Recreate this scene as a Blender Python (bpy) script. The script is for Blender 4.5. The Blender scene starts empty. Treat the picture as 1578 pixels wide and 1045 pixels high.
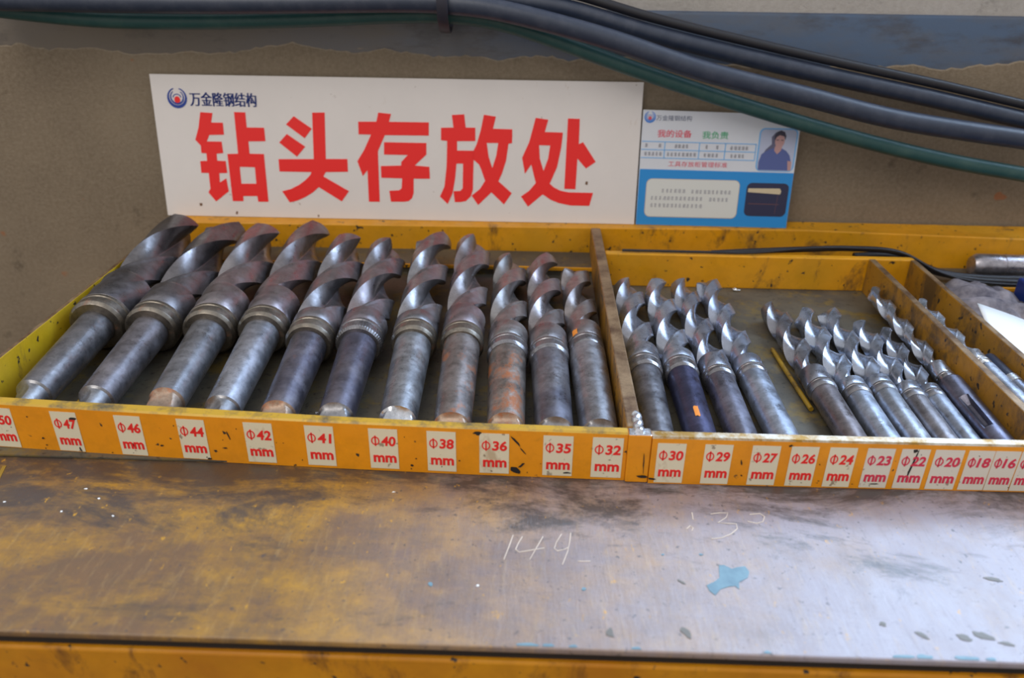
import bpy, bmesh, math, random
from mathutils import Vector, Matrix, noise
random.seed(7)
C = bpy.context.scene.collection
sc = bpy.context.scene
PI = math.pi
MM = 0.001

# ------------------------------------------------------------------ camera
cam_d = bpy.data.cameras.new('camera'); cam = bpy.data.objects.new('camera', cam_d); C.objects.link(cam)
cam_d.sensor_width = 36; cam_d.lens = 27.56; cam_d.clip_start = 0.01; cam_d.clip_end = 50
Rm = Matrix(((0.9995, -0.0244, 0.0196), (0.0286, 0.4605, -0.8872), (0.0126, 0.8873, 0.4610)))
cam.matrix_world = Matrix.Translation((0, 0, 0.345)) @ Rm.to_4x4()
cam_d.dof.use_dof = True; cam_d.dof.focus_distance = 0.64; cam_d.dof.aperture_fstop = 5.6
sc.camera = cam
# ------------------------------------------------------------------ light
w = bpy.data.worlds.new('world'); sc.world = w; w.use_nodes = True
wn = w.node_tree.nodes; wl = w.node_tree.links
bg = wn['Background']
tc = wn.new('ShaderNodeTexCoord'); sx = wn.new('ShaderNodeSeparateXYZ'); rmp = wn.new('ShaderNodeValToRGB')
mr = wn.new('ShaderNodeMapRange'); mr.inputs['From Min'].default_value = -1; mr.inputs['From Max'].default_value = 1
wl.new(tc.outputs['Generated'], sx.inputs[0]); wl.new(sx.outputs['Z'], mr.inputs['Value']); wl.new(mr.outputs[0], rmp.inputs[0])
rmp.color_ramp.elements[0].position = .40; rmp.color_ramp.elements[0].color = (.30, .27, .23, 1)
rmp.color_ramp.elements[1].position = .75; rmp.color_ramp.elements[1].color = (.62, .62, .62, 1)
wl.new(rmp.outputs[0], bg.inputs[0]); bg.inputs[1].default_value = 1.15

def area(name, loc, target, sx_, sy_, power, col):
    l = bpy.data.lights.new(name, 'AREA'); l.shape = 'RECTANGLE'; l.size = sx_; l.size_y = sy_; l.energy = power; l.color = col
    o = bpy.data.objects.new(name, l); C.objects.link(o); o.location = loc
    o.rotation_euler = (Vector(target) - Vector(loc)).to_track_quat('-Z', 'Y').to_euler()
    return o
area('window_daylight', (1.30, 1.55, 1.20), (0.15, 0.45, 0.0), 1.9, 1.1, 70, (.52, .72, 1.0))
area('shed_daylight', (-0.9, -0.9, 2.2), (0, .6, 0), 1.6, 1.6, 26, (1.0, .93, .84))
sc.view_settings.view_transform = 'Standard'; sc.view_settings.look = 'None'
sc.view_settings.exposure = 0.12; sc.view_settings.gamma = 1.0; sc.view_settings.use_curve_mapping = False

# ------------------------------------------------------------------ materials
def S(r, g, b):   # sRGB 0-255 -> linear
    f = lambda c: (c/255/12.92) if c/255 <= .04045 else ((c/255+.055)/1.055)**2.4
    return (f(r), f(g), f(b), 1)
class Mat:
    def __init__(s, name, rough=.5, metal=0., spec=.5):
        s.m = bpy.data.materials.new(name); s.m.use_nodes = True
        s.n = s.m.node_tree.nodes; s.l = s.m.node_tree.links; s.b = s.n['Principled BSDF']
        s.b.inputs['Roughness'].default_value = rough; s.b.inputs['Metallic'].default_value = metal
        s.b.inputs['Specular IOR Level'].default_value = spec
        s.tc = s.n.new('ShaderNodeTexCoord')
    def coord(s, scale=(1, 1, 1), loc=(0, 0, 0), rot=(0, 0, 0), kind='Object'):
        mp = s.n.new('ShaderNodeMapping'); mp.inputs['Scale'].default_value = scale; mp.inputs['Location'].default_value = loc
        mp.inputs['Rotation'].default_value = rot
        s.l.new(s.tc.outputs[kind], mp.inputs[0]); return mp.outputs[0]
    def noise(s, scale, detail=4, rough=.6, co=None, dist=0.):
        t = s.n.new('ShaderNodeTexNoise'); t.inputs['Scale'].default_value = scale; t.inputs['Detail'].default_value = detail
        t.inputs['Roughness'].default_value = rough; t.inputs['Distortion'].default_value = dist
        s.l.new(co if co is not None else s.coord(), t.inputs['Vector']); return t.outputs['Fac']
    def ramp(s, fac, a, b, lo=0., hi=1.):
        r = s.n.new('ShaderNodeMapRange'); r.inputs['From Min'].default_value = a; r.inputs['From Max'].default_value = b
        r.inputs['To Min'].default_value = lo; r.inputs['To Max'].default_value = hi
        s.l.new(fac, r.inputs['Value']); return r.outputs[0]
    def mul(s, a, b, op='MULTIPLY'):
        r = s.n.new('ShaderNodeMath'); r.operation = op
        for i, x in enumerate((a, b)):
            if isinstance(x, (int, float)): r.inputs[i].default_value = x
            else: s.l.new(x, r.inputs[i])
        return r.outputs[0]
    def mix(s, fac, a, b):
        x = s.n.new('ShaderNodeMix'); x.data_type = 'RGBA'
        if isinstance(fac, (int, float)): x.inputs[0].default_value = fac
        else: s.l.new(fac, x.inputs[0])
        for i, v in ((6, a), (7, b)):
            if isinstance(v, tuple): x.inputs[i].default_value = v
            else: s.l.new(v, x.inputs[i])
        return x.outputs[2]
    def color(s, c):
        if isinstance(c, tuple): s.b.inputs['Base Color'].default_value = c
        else: s.l.new(c, s.b.inputs['Base Color'])
        return s
    def set(s, inp, v): s.l.new(v, s.b.inputs[inp]); return s
    def bump(s, h, dist=.001, st=.5):
        b = s.n.new('ShaderNodeBump'); b.inputs['Distance'].default_value = dist; b.inputs['Strength'].default_value = st
        s.l.new(h, b.inputs['Height']); s.l.new(b.outputs[0], s.b.inputs['Normal']); return s
def plain(name, c, rough=.5, metal=0., spec=.5): return Mat(name, rough, metal, spec).color(c).m

def paint(name, c1, c2, wear, grime=.55, rough=.42, chips=.60):
    m = Mat(name, rough)
    big = m.ramp(m.noise(9, 5, .65), .35, .68)
    c = m.mix(big, c1, c2)
    fine = m.ramp(m.noise(60, 5, .7), .45, .75, 0, .45)
    c = m.mix(fine, c, tuple(x*.62 for x in c1[:3]) + (1,))
    g = m.ramp(m.noise(26, 8, .72, m.coord((1, 1, .6), (3, 1, 2)), .4), grime, grime+.12, 0, .85)
    c = m.mix(g, c, wear)
    ch = m.ramp(m.noise(130, 3, .5, m.coord(loc=(5, 2, 9))), chips+.06, chips+.10)
    c = m.mix(ch, c, S(45, 38, 34))
    m.color(c); m.set('Roughness', m.ramp(m.noise(40), .3, .7, rough-.1, rough+.2)); m.bump(m.noise(90, 4), .0006, .4)
    return m.m
M_rail = paint('yellow_paint_rail', S(232, 150, 12), S(222, 138, 10), S(120, 75, 25), .64, .38, .63)
M_pback = paint('yellow_paint_back', S(222, 152, 12), S(196, 140, 16), S(86, 62, 38), .56, .45, .60)
M_pside = paint('yellow_paint_side', S(206, 172, 20), S(190, 150, 20), S(95, 75, 40), .60, .5, .60)
M_pdiv = paint('yellow_paint_divider', S(168, 118, 26), S(140, 100, 34), S(78, 62, 44), .47, .5, .58)
M_apron = paint('ochre_apron_paint', S(205, 138, 10), S(176, 108, 12), S(96, 58, 24), .54, .4, .60)

def bench_mat():
    m = Mat('worn_bench_paint', .4)
    yel = S(172, 126, 30); brn = S(112, 82, 54); grey = S(148, 140, 150); dark = S(54, 49, 50)
    xs = m.n.new('ShaderNodeSeparateXYZ'); m.l.new(m.tc.outputs['Object'], xs.inputs[0])
    base = m.mix(m.ramp(m.noise(8, 8, .72, m.coord((.8, 1.3, 1))), .40, .58), yel, brn)
    base = m.mix(m.ramp(m.noise(55, 8, .75, m.coord(loc=(1, 5, 0))), .42, .62, 0, .55), base, S(92, 72, 54))
    # cool window sheen painted in as lavender grey, growing towards the right
    sheen = m.mul(m.ramp(xs.outputs[0], -.14, .17, 0, 1.0), m.ramp(m.noise(13, 8, .72, m.coord((1.2, .9, 1), (3, 3, 3))), .28, .62, .45, 1.15))
    base = m.mix(sheen, base, grey)
    sc1 = m.noise(40, 7, .75, m.coord((4.5, .8, 1), (0, 0, 0), (0, 0, .3)))
    base = m.mix(m.ramp(sc1, .54, .80, 0, .45), base, S(190, 158, 100))
    sc2 = m.noise(50, 7, .78, m.coord((4, .7, 1), (4, 4, 0), (0, 0, -.4)))
    base = m.mix(m.ramp(sc2, .54, .76, 0, .45), base, S(84, 70, 64))
    # oil grime in blotches; its thickening towards the tray paints in shade
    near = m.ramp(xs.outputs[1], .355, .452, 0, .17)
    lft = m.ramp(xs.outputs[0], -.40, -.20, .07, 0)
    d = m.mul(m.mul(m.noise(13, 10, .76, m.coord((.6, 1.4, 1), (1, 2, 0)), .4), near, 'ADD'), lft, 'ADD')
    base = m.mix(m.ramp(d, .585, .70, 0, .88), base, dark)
    spk = m.noise(210, 4, .6, m.coord(loc=(7, 7, 0)))
    base = m.mix(m.ramp(spk, .62, .70, 0, .75), base, S(62, 58, 64))
    spk2 = m.noise(120, 5, .7, m.coord((1, .6, 1), (2, 9, 0)))
    base = m.mix(m.ramp(spk2, .63, .71, 0, .85), base, S(206, 152, 30))
    m.color(base)
    m.set('Roughness', m.ramp(m.noise(30, 6, .7, m.coord((2, .8, 1))), .25, .75, .26, .46))
    m.bump(m.mul(sc1, m.mul(sc2, m.mul(d, 1.5), 'ADD'), 'ADD'), .0008, .4)
    m.b.inputs['Specular IOR Level'].default_value = .85
    return m.m
M_bench = bench_mat()

def concrete(name, c1, c2, c3, sc_=1.):
    m = Mat(name, .9, 0, .25)
    c = m.mix(m.ramp(m.noise(5*sc_, 6, .65), .35, .65), c1, c2)
    c = m.mix(m.ramp(m.noise(220*sc_, 3, .7), .35, .72, 0, .5), c, c3)
    c = m.mix(m.ramp(m.noise(22*sc_, 5, .7, m.coord(loc=(2, 0, 5))), .62, .72, 0, .6), c, tuple(x*.45 for x in c2[:3]) + (1,))
    c = m.mix(m.ramp(m.noise(30*sc_, 2, .5, m.coord(loc=(8, 0, 1))), .73, .76, 0, .6), c, S(165, 95, 50))
    m.color(c); m.bump(m.noise(300*sc_, 5, .75), .0016, .8); return m.m
M_conc = concrete('grey_mortar', S(138, 123, 104), S(118, 104, 88), S(154, 142, 124))
M_plaster = concrete('pale_plaster', S(176, 170, 166), S(160, 155, 150), S(188, 184, 180))
M_floor = concrete('shop_floor', S(110, 108, 102), S(92, 90, 86), S(124, 120, 112))
def beam_mat():
    m = Mat('grimy_steel_paint_blue_cast', .45, .1, .5)
    c = m.mix(m.ramp(m.noise(4, 6, .7, m.coord((1, 1, 3))), .38, .62), S(72, 90, 116), S(88, 88, 92))  # blue-grey paint with the blue haze cast worked into its colour
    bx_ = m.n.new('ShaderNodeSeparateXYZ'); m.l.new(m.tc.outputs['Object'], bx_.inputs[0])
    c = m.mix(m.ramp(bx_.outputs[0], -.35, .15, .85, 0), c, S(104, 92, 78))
    c = m.mix(m.ramp(m.noise(30, 6, .7, m.coord((.5, 1, 1.5))), .5, .7, 0, .7), c, S(58, 52, 50))
    c = m.mix(m.ramp(m.noise(24, 6, .75, m.coord((.35, 1, 2.5), (2, 0, 1))), .66, .72, 0, .7), c, S(150, 128, 100))
    m.color(c); m.bump(m.noise(60, 4), .001, .5); return m.m
M_beam = beam_mat()

def steel(name, c, rust=0., rough=.36, seed=0., blue=0., red=0., calm=0.):
    m = Mat(name, rough, .85, .5)
    lo = (seed*3.1, seed*1.7, seed)
    base = m.mix(m.ramp(m.noise(34, 7, .75, m.coord(loc=lo)), .38, .62), tuple(min(1, x*1.15) for x in c[:3])+(1,), tuple(x*(.60+.28*calm) for x in c[:3]) + (1,))
    if blue: base = m.mix(m.ramp(m.noise(18, 4, .6, m.coord(loc=(seed+4, 0, 0))), .42, .6, 0, blue), base, S(72, 74, 100))
    if red: base = m.mix(m.ramp(m.noise(22, 4, .6, m.coord((1, .3, 1), (seed+7, 0, 0))), .5, .62, 0, red), base, S(150, 104, 112))
    spots = m.ramp(m.noise(170, 4, .65, m.coord(loc=lo)), .52, .7, 0, .55*(1-calm*.8))
    base = m.mix(spots, base, tuple(x*.4 for x in c[:3]) + (1,))
    r = m.ramp(m.noise(38, 6, .72, m.coord((1, .7, 1), (seed, seed*2, 1))), .66-rust*.25, .74-rust*.2, 0, min(1, rust*2))
    base = m.mix(r, base, S(158, 98, 62))
    m.color(base)
    m.set('Metallic', m.ramp(r, 0, 1, .84, .3))
    m.set('Roughness', m.ramp(m.noise(60, 5, .7, m.coord(loc=lo)), .32, .68, rough-.13, rough+.17))
    m.bump(m.noise(150, 5, .7, m.coord(loc=lo)), .0005, .35*(1-calm*.7)); return m.m
M_ring = steel('collar_steel', S(140, 138, 142), .12, .28, 3)
M_goldring = steel('oily_gold_collar_steel', S(128, 121, 112), .25, .34, 5)
M_tang = steel('tang_steel', S(150, 150, 154), .1, .34, 8)
M_rusty = steel('rusty_tang_steel', S(170, 150, 134), .75, .45, 6)
M_bright = steel('bright_steel', S(214, 216, 222), 0, .2, 2)
M_edge = Mat('rubbed_steel_edge', .32, .7)
M_edge.color(M_edge.mix(M_edge.ramp(M_edge.noise(30, 7, .75, M_edge.coord((1, 1, 1))), .42, .60), S(196, 190, 178), S(150, 112, 46)))
M_edge = M_edge.m
M_edgey = Mat('yellow_rail_top', .4, .1)
M_edgey.color(M_edgey.mix(M_edgey.ramp(M_edgey.noise(34, 7, .75, M_edgey.coord((1, 1, 1))), .48, .66), S(190, 150, 44), S(96, 86, 66)))
M_edgey = M_edgey.m
M_edgeb = Mat('brown_divider_top', .45, .45)
M_edgeb.color(M_edgeb.mix(M_edgeb.ramp(M_edgeb.noise(26, 7, .75), .40, .62), S(150, 124, 94), S(92, 66, 44)))
M_edgeb = M_edgeb.m
def binfloor():
    m = Mat('oily_bin_sheet', .5, .25, .5)
    c = m.mix(m.ramp(m.noise(9, 6, .7), .4, .62), S(104, 98, 84), S(76, 73, 68))
    c = m.mix(m.ramp(m.noise(20, 7, .75, m.coord(loc=(4, 4, 0))), .52, .62, 0, .75), c, S(128, 106, 46))
    c = m.mix(m.ramp(m.noise(200, 3, .6), .60, .7, 0, .6), c, S(40, 38, 38))
    m.color(c); m.bump(m.noise(70, 5), .0008, .5); return m.m
M_bin = binfloor()
M_spot = plain('orange_paint_spot', S(226, 138, 50), .5)
M_dark = plain('grimy_dark_gap', S(30, 26, 26), .7)
M_goldrod = paint('yellow_painted_rod', S(176, 140, 30), S(140, 110, 34), S(86, 66, 36), .5)
def board(name, c, dirt=.66):
    m = Mat(name, .42, 0, .4)
    k = m.mix(m.ramp(m.noise(9, 5, .7), .35, .7, 0, .5), c, tuple(x*.9 for x in c[:3]) + (1,))
    k = m.mix(m.ramp(m.noise(24, 5, .7, m.coord((1, 1, .55), (3, 0, 2))), dirt, dirt+.08, 0, .6), k, S(170, 140, 104))
    k = m.mix(m.ramp(m.noise(110, 3, .6, m.coord(loc=(9, 0, 2))), dirt+.06, dirt+.1, 0, .7), k, S(110, 84, 60))
    m.color(k); return m.m
M_sign = board('white_sign_board', S(224, 218, 216))
M_card = board('white_card_board', S(214, 218, 228), .72)
M_lab = board('label_sticker', S(222, 212, 186), .60)
M_labp = board('label_sticker_pale', S(216, 208, 194), .57)
M_red = plain('sign_red', S(238, 36, 34), .45)
M_lred = plain('label_red', S(226, 34, 30), .5)
M_lpink = plain('label_faded_red', S(206, 44, 74), .5)
M_blue = plain('sign_blue', S(30, 62, 150), .45)
M_cyan = plain('card_blue', S(40, 140, 214), .45)
M_cline = plain('card_line_blue', S(110, 176, 232), .45)
M_cred = plain('card_pink_red', S(214, 84, 104), .5)
M_cgrn = plain('card_green', S(84, 170, 128), .5)
M_ctxt = plain('card_grey_print', S(150, 150, 160), .5)
M_cbox = plain('card_box_white', S(214, 216, 214), .45)
M_cable = Mat('black_rubber_blue_cast', .42, 0, .6); M_cable.color(M_cable.mix(M_cable.ramp(M_cable.noise(60, 6, .7), .45, .75), S(36, 46, 66), S(58, 64, 80))); M_cable = M_cable.m  # bluish haze over the cables is mixed into the black
M_green = Mat('dark_green_rubber', .45, 0, .5); M_green.color(M_green.mix(M_green.ramp(M_green.noise(50, 6, .7), .45, .75), S(34, 74, 74), S(56, 88, 84))); M_green = M_green.m
M_wire = plain('black_wire', S(26, 26, 34), .45)
M_chip = Mat('exposed_blue_primer', .5); M_chip.color(M_chip.mix(M_chip.ramp(M_chip.noise(90, 4), .4, .7), S(112, 146, 162), S(96, 128, 146))); M_chip = M_chip.m
M_chip2 = plain('exposed_grey_primer', S(112, 110, 106), .55)
M_chalk = plain('scratch_chalk', S(214, 200, 186), .8)
M_white = plain('white_paper', S(236, 238, 240), .6)
M_rag = Mat('grey_rag', .9, 0, .2); M_rag.color(M_rag.mix(M_rag.ramp(M_rag.noise(60, 5), .35, .7), S(138, 132, 138), S(66, 64, 76))); M_rag = M_rag.m
M_bluebox = plain('blue_plastic', S(28, 50, 120), .4)

# ------------------------------------------------------------------ helpers
def tag(o, label=None, cat=None, group=None, kind=None):
    for k, v in (('label', label), ('category', cat), ('group', group), ('kind', kind)):
        if v: o[k] = v
    return o
def empty(name, loc=(0, 0, 0), rot=(0, 0, 0)):
    o = bpy.data.objects.new(name, None); C.objects.link(o); o.location = loc; o.rotation_euler = rot; o.empty_display_size = .02
    return o
def mesh(name, vs, fs, mats, parent=None, smooth=None, fmat=None, clean=False):
    me = bpy.data.meshes.new(name); me.from_pydata([tuple(v) for v in vs], [], fs)
    for m in (mats if isinstance(mats, (list, tuple)) else [mats]): me.materials.append(m)
    if fmat: me.polygons.foreach_set('material_index', fmat)
    bm = bmesh.new(); bm.from_mesh(me)
    if clean: bmesh.ops.remove_doubles(bm, verts=bm.verts, dist=1e-6)
    bmesh.ops.recalc_face_normals(bm, faces=bm.faces); bm.to_mesh(me); bm.free()
    if smooth:
        me.polygons.foreach_set('use_smooth', [True]*len(me.polygons)); me.set_sharp_from_angle(angle=math.radians(smooth))
    o = bpy.data.objects.new(name, me); C.objects.link(o)
    if parent: o.parent = parent
    return o
def box(name, x0, x1, y0, y1, z0, z1, m, parent=None, bev=0., topmat=None):
    bm = bmesh.new(); bmesh.ops.create_cube(bm, size=1)
    for v in bm.verts: v.co = Vector(((x0+x1)/2+v.co.x*(x1-x0), (y0+y1)/2+v.co.y*(y1-y0), (z0+z1)/2+v.co.z*(z1-z0)))
    if bev: bmesh.ops.bevel(bm, geom=list(bm.edges), offset=bev, segments=2, affect='EDGES', profile=.5)
    me = bpy.data.meshes.new(name); me.materials.append(m)
    if topmat:
        me.materials.append(topmat)
        for f in bm.faces:
            if f.normal.z > .6: f.material_index = 1
    bm.to_mesh(me); bm.free()
    o = bpy.data.objects.new(name, me); C.objects.link(o)
    if parent: o.parent = parent
    return o
def extrude_poly(name, pts, m, parent=None, to3=None, t=.0005, holes=()):
    """filled outline (with holes) of thickness t; to3 maps (u,v,d) to a 3-D point"""
    cu = bpy.data.curves.new(name, 'CURVE'); cu.dimensions = '2D'; cu.fill_mode = 'BOTH'; cu.extrude = t/2
    for loop in [pts] + list(holes):
        sp = cu.splines.new('POLY'); sp.points.add(len(loop)-1); sp.use_cyclic_u = True
        for p, q in zip(sp.points, loop): p.co = (q[0], q[1], 0, 1)
    o = bpy.data.objects.new(name, cu); me = bpy.data.meshes.new_from_object(o); bpy.data.objects.remove(o); bpy.data.curves.remove(cu)
    for v in me.vertices: v.co = to3(v.co.x, v.co.y, v.co.z+t/2) if to3 else v.co
    me.materials.clear(); me.materials.append(m); me.name = name
    ob = bpy.data.objects.new(name, me); C.objects.link(ob)
    if parent: ob.parent = parent
    return ob
def text_mesh(s, bold=0., t=.0003, shear=0.):
    cu = bpy.data.curves.new('txt', 'FONT'); cu.body = s; cu.size = 1; cu.offset = bold; cu.fill_mode = 'BOTH' if hasattr(cu, 'fill_mode') else None
    cu.shear = shear
    cu.extrude = .01
    o = bpy.data.objects.new('txt', cu); C.objects.link(o)
    me = bpy.data.meshes.new_from_object(o); C.objects.unlink(o); bpy.data.objects.remove(o); bpy.data.curves.remove(cu)
    return me
def text(name, s, rect, m, parent, to3, bold=0., t=.00025, shear=0.):
    me = text_mesh(s, bold, t, shear)
    xs = [v.co.x for v in me.vertices]; ys = [v.co.y for v in me.vertices]
    x0, x1, y0, y1 = min(xs), max(xs), min(ys), max(ys)
    for v in me.vertices:
        u = rect[0]+(v.co.x-x0)/(x1-x0)*(rect[2]-rect[0]); vv = rect[1]+(v.co.y-y0)/(y1-y0)*(rect[3]-rect[1])
        v.co = to3(u, vv, (v.co.z+.01)/.02*t)
    me.materials.clear(); me.materials.append(m); me.name = name
    o = bpy.data.objects.new(name, me); C.objects.link(o); o.parent = parent
    return o
def merged_glyph(name, loopsets, m, parent, f, t=.0004):
    vs = []; fs = []
    cu = None
    objs = []
    for loops in loopsets:
        o = extrude_poly('tmp', loops[0], m, None, lambda u, v, d: f(u, v, d), t, loops[1:])
        objs.append(o)
    for o in objs:
        b = len(vs); vs += [v.co.copy() for v in o.data.vertices]; fs += [tuple(b+i for i in p.vertices) for p in o.data.polygons]
        bpy.data.objects.remove(o)
    return mesh(name, vs, fs, m, parent)
def spline(P, n=10):
    P = [Vector(p) for p in P]; out = []
    for i in range(len(P)-1):
        a = P[max(i-1, 0)]; b = P[i]; c = P[i+1]; d = P[min(i+2, len(P)-1)]
        for k in range(n):
            t = k/n; out.append(.5*((2*b)+(c-a)*t+(2*a-5*b+4*c-d)*t*t+(3*b-a-3*c+d)*t**3))
    out.append(P[-1]); return out
def tube(name, P, r, m, parent=None, seg=14, n=8):
    pts = spline(P, n); vs = []; fs = []
    up = Vector((0, .3, 1)).normalized()
    for i, p in enumerate(pts):
        d = (pts[min(i+1, len(pts)-1)]-pts[max(i-1, 0)]).normalized(); a = d.cross(up).normalized(); b = a.cross(d)
        for k in range(seg):
            q = 2*PI*k/seg; vs.append(p+a*math.cos(q)*r+b*math.sin(q)*r)
    for i in range(len(pts)-1):
        for k in range(seg): fs.append((i*seg+k, i*seg+(k+1) % seg, (i+1)*seg+(k+1) % seg, (i+1)*seg+k))
    fs.append(tuple(range(seg))); fs.append(tuple((len(pts)-1)*seg+k for k in range(seg)))
    return mesh(name, vs, fs, m, parent, 60)
def interp(P, x):
    for a, b in zip(P, P[1:]):
        if x <= b[0]: break
    t = (x-a[0])/(b[0]-a[0]); return a[1]+(b[1]-a[1])*t
def strip(name, P, Q, z0, z1, mats, parent):
    """upright wall with outer line P and inner line Q (lists of (x,y)); face material 0, top material 1"""
    vs = []; fs = []; fm = []
    e = .0012
    for (x, y), (u, v) in zip(P, Q):
        vs += [(x, y, z0), (x, y, z1-e), (x, y+e, z1), (u, v-e, z1), (u, v, z1-e), (u, v, z0)]
    for i in range(len(P)-1):
        for k in range(6):
            a = i*6+k; b = i*6+(k+1) % 6; fs.append((a, b, b+6, a+6)); fm.append(1 if k in (1, 2, 3) else 0)
    fs.append(tuple(range(6))); fm.append(0); fs.append(tuple((len(P)-1)*6+k for k in range(6))); fm.append(0)
    me = bpy.data.meshes.new(name); me.from_pydata(vs, [], fs)
    for m in mats: me.materials.append(m)
    me.polygons.foreach_set('material_index', fm)
    bm = bmesh.new(); bm.from_mesh(me); bmesh.ops.recalc_face_normals(bm, faces=bm.faces); bm.to_mesh(me); bm.free()
    o = bpy.data.objects.new(name, me); C.objects.link(o); o.parent = parent; return o

# ------------------------------------------------------------------ the setting
# wall: mortar face standing a little proud, ragged along its top where it meets the steel beam
WALL = [(-1.6, .9135), (1.6, .9135)]
def wall_line(x): return interp(WALL, x)
tops = []
x = -1.6
while x <= 1.6:
    k = .222+.010*noise.noise(Vector((x*6, 3.3, 0)))+.006*noise.noise(Vector((x*30, 1.3, 0)))+.003*noise.noise(Vector((x*110, .3, 0)))
    if -.30 < x < -.22: k += .006*math.sin((x+.30)/.08*PI)
    tops.append((x, k)); x += .006
vs = []; fs = []
for x, z in tops:
    y = wall_line(x); vs += [(x, y, -.75), (x, y, z-.0015), (x, y+.0015, z), (x, y+.06, z), (x, y+.06, -.75)]
for i in range(len(tops)-1):
    for k in range(5):
        a = i*5+k; b = i*5+(k+1) % 5; fs.append((a, b, b+5, a+5))
wb = mesh('wall_back', vs, fs, M_conc); tag(wb, 'rough grey-brown mortar wall behind the tray', kind='structure')
def wall_strip(name, z0, z1, dy, th, m, r=.0):
    vs = []; fs = []
    prof = [(0, z0+r), (0, z1-r), (r*.3, z1-r*.3), (r, z1), (th, z1), (th, z0), (r, z0)]
    for (x, y) in WALL:
        for (a, z) in prof: vs.append((x, y+dy+a, z))
    n = len(prof)
    for i in range(len(WALL)-1):
        for k in range(n):
            a = i*n+k; b = i*n+(k+1) % n; fs.append((a, b, b+n, a+n))
    fs.append(tuple(range(n))); fs.append(tuple((len(WALL)-1)*n+k for k in range(n)))
    o = mesh(name, vs, fs, m, None, 40); tag(o, kind='structure'); return o
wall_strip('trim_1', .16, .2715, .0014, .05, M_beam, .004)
wall_strip('wall_upper', .265, .40, .0065, .05, M_plaster, .002)
fl = box('floor', -3, 3, -2, 3, -.80, -.75, M_floor); tag(fl, kind='structure')

# ------------------------------------------------------------------ workbench
wbx = empty('workbench', (0, .6, -.75)); tag(wbx, 'worn yellow-brown painted steel workbench under the drill bit tray', 'workbench')
inv = Matrix.Translation((0, -.6, .75))
def bp(o): o.parent = wbx; o.matrix_parent_inverse = inv; return o
bp(box('bench_top', -.425, 1.1, .3005, .898, -.0045, 0, M_bench, None, .0012))
bp(box('joint_strip', -.420, 1.1, .3045, .890, -.0125, -.0045, M_dark, None))
bp(box('front_apron', -.421, 1.1, .3010, .312, -.20, -.0125, M_apron, None, .0015))
bp(box('cabinet_body', -.418, 1.09, .318, .885, -.75, -.0125, M_apron, None, .002))
def flat(u, v, d): return Vector((u, v, d))
def blob(name, pts, m, lbl=None):
    o = bp(extrude_poly(name, [(a*MM, b*MM) for a, b in pts], m, None, flat, .0003))
    if lbl: o['label'] = lbl
    return o
blob('paint_chip', [[121.3, 368.0], [124.4, 368.4], [128.7, 365.2], [132.1, 366.7], [137.4, 367.8], [138.8, 362.8], [136.7, 358.1], [130.7, 354.3], [129.3, 348.4], [127.6, 351.0], [123.5, 350.3], [118.1, 347.9], [114.3, 343.1], [111.4, 346.3], [110.5, 350.8], [116.5, 354.5], [119.5, 357.3]], M_chip, 'pale blue patch of exposed primer')
def jag(cx, cy, rx, ry, n=11, ang=0.):
    out = []
    for k in range(n):
        q = 2*PI*k/n; r = 1+random.uniform(-.35, .3); a, b = math.cos(q)*rx*r, math.sin(q)*ry*r
        out.append((cx+a*math.cos(ang)-b*math.sin(ang), cy+a*math.sin(ang)+b*math.cos(ang)))
    return out
for cx, cy, rx, ry, an in ((96, 353, 3.4, 1, -.7), (50, 313, 2.2, 3.2, .2), (92, 315, 2, 5, .5), (224, 318, 4.2, 1.6, -.6), (205, 325, 2, 1.6, 0),
                           (247, 317, 4, 2.2, -.3), (258, 319, 5, 2.4, -.5), (268, 314, 4, 1.6, -.2), (286, 363, 5, 1.5, -.1), (-54, 345, 1.6, 2.0, 0),
                           (37, 345, 1.2, 1.2, 0), (88, 376, 1.2, 1, 0), (112, 377, 1.4, 1, .4)):
    blob('paint_chip', jag(cx, cy, rx, ry, 11, an), M_chip2 if rx > 1.7 else M_chip)
for cx, rx, ry in ((3, 6, 1.6), (16, 3, 1.5), (29, 2, 1), (63, 3, 1.2), (206, 6, 1.5), (219, 4, 2), (241, 6, 1.8), (254, 3, 1.2), (134, 2, 1)):
    blob('paint_chip', [(a, max(b, 301.9)) for a, b in jag(cx, 302.6, rx, ry)], M_chip)
def stroke(pts, wd=.55, m=M_chalk, name='chalk_scratch'):
    pts = [Vector((a, b)) for a, b in pts]; L = []; Rr = []
    for i, p in enumerate(pts):
        d = (pts[min(i+1, len(pts)-1)]-pts[max(i-1, 0)]).normalized(); nn = Vector((-d.y, d.x))*wd/2*(.7+.5*random.random())
        L.append(p+nn); Rr.append(p-nn)
    return blob(name, [tuple(q) for q in L+Rr[::-1]], m)
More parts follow.
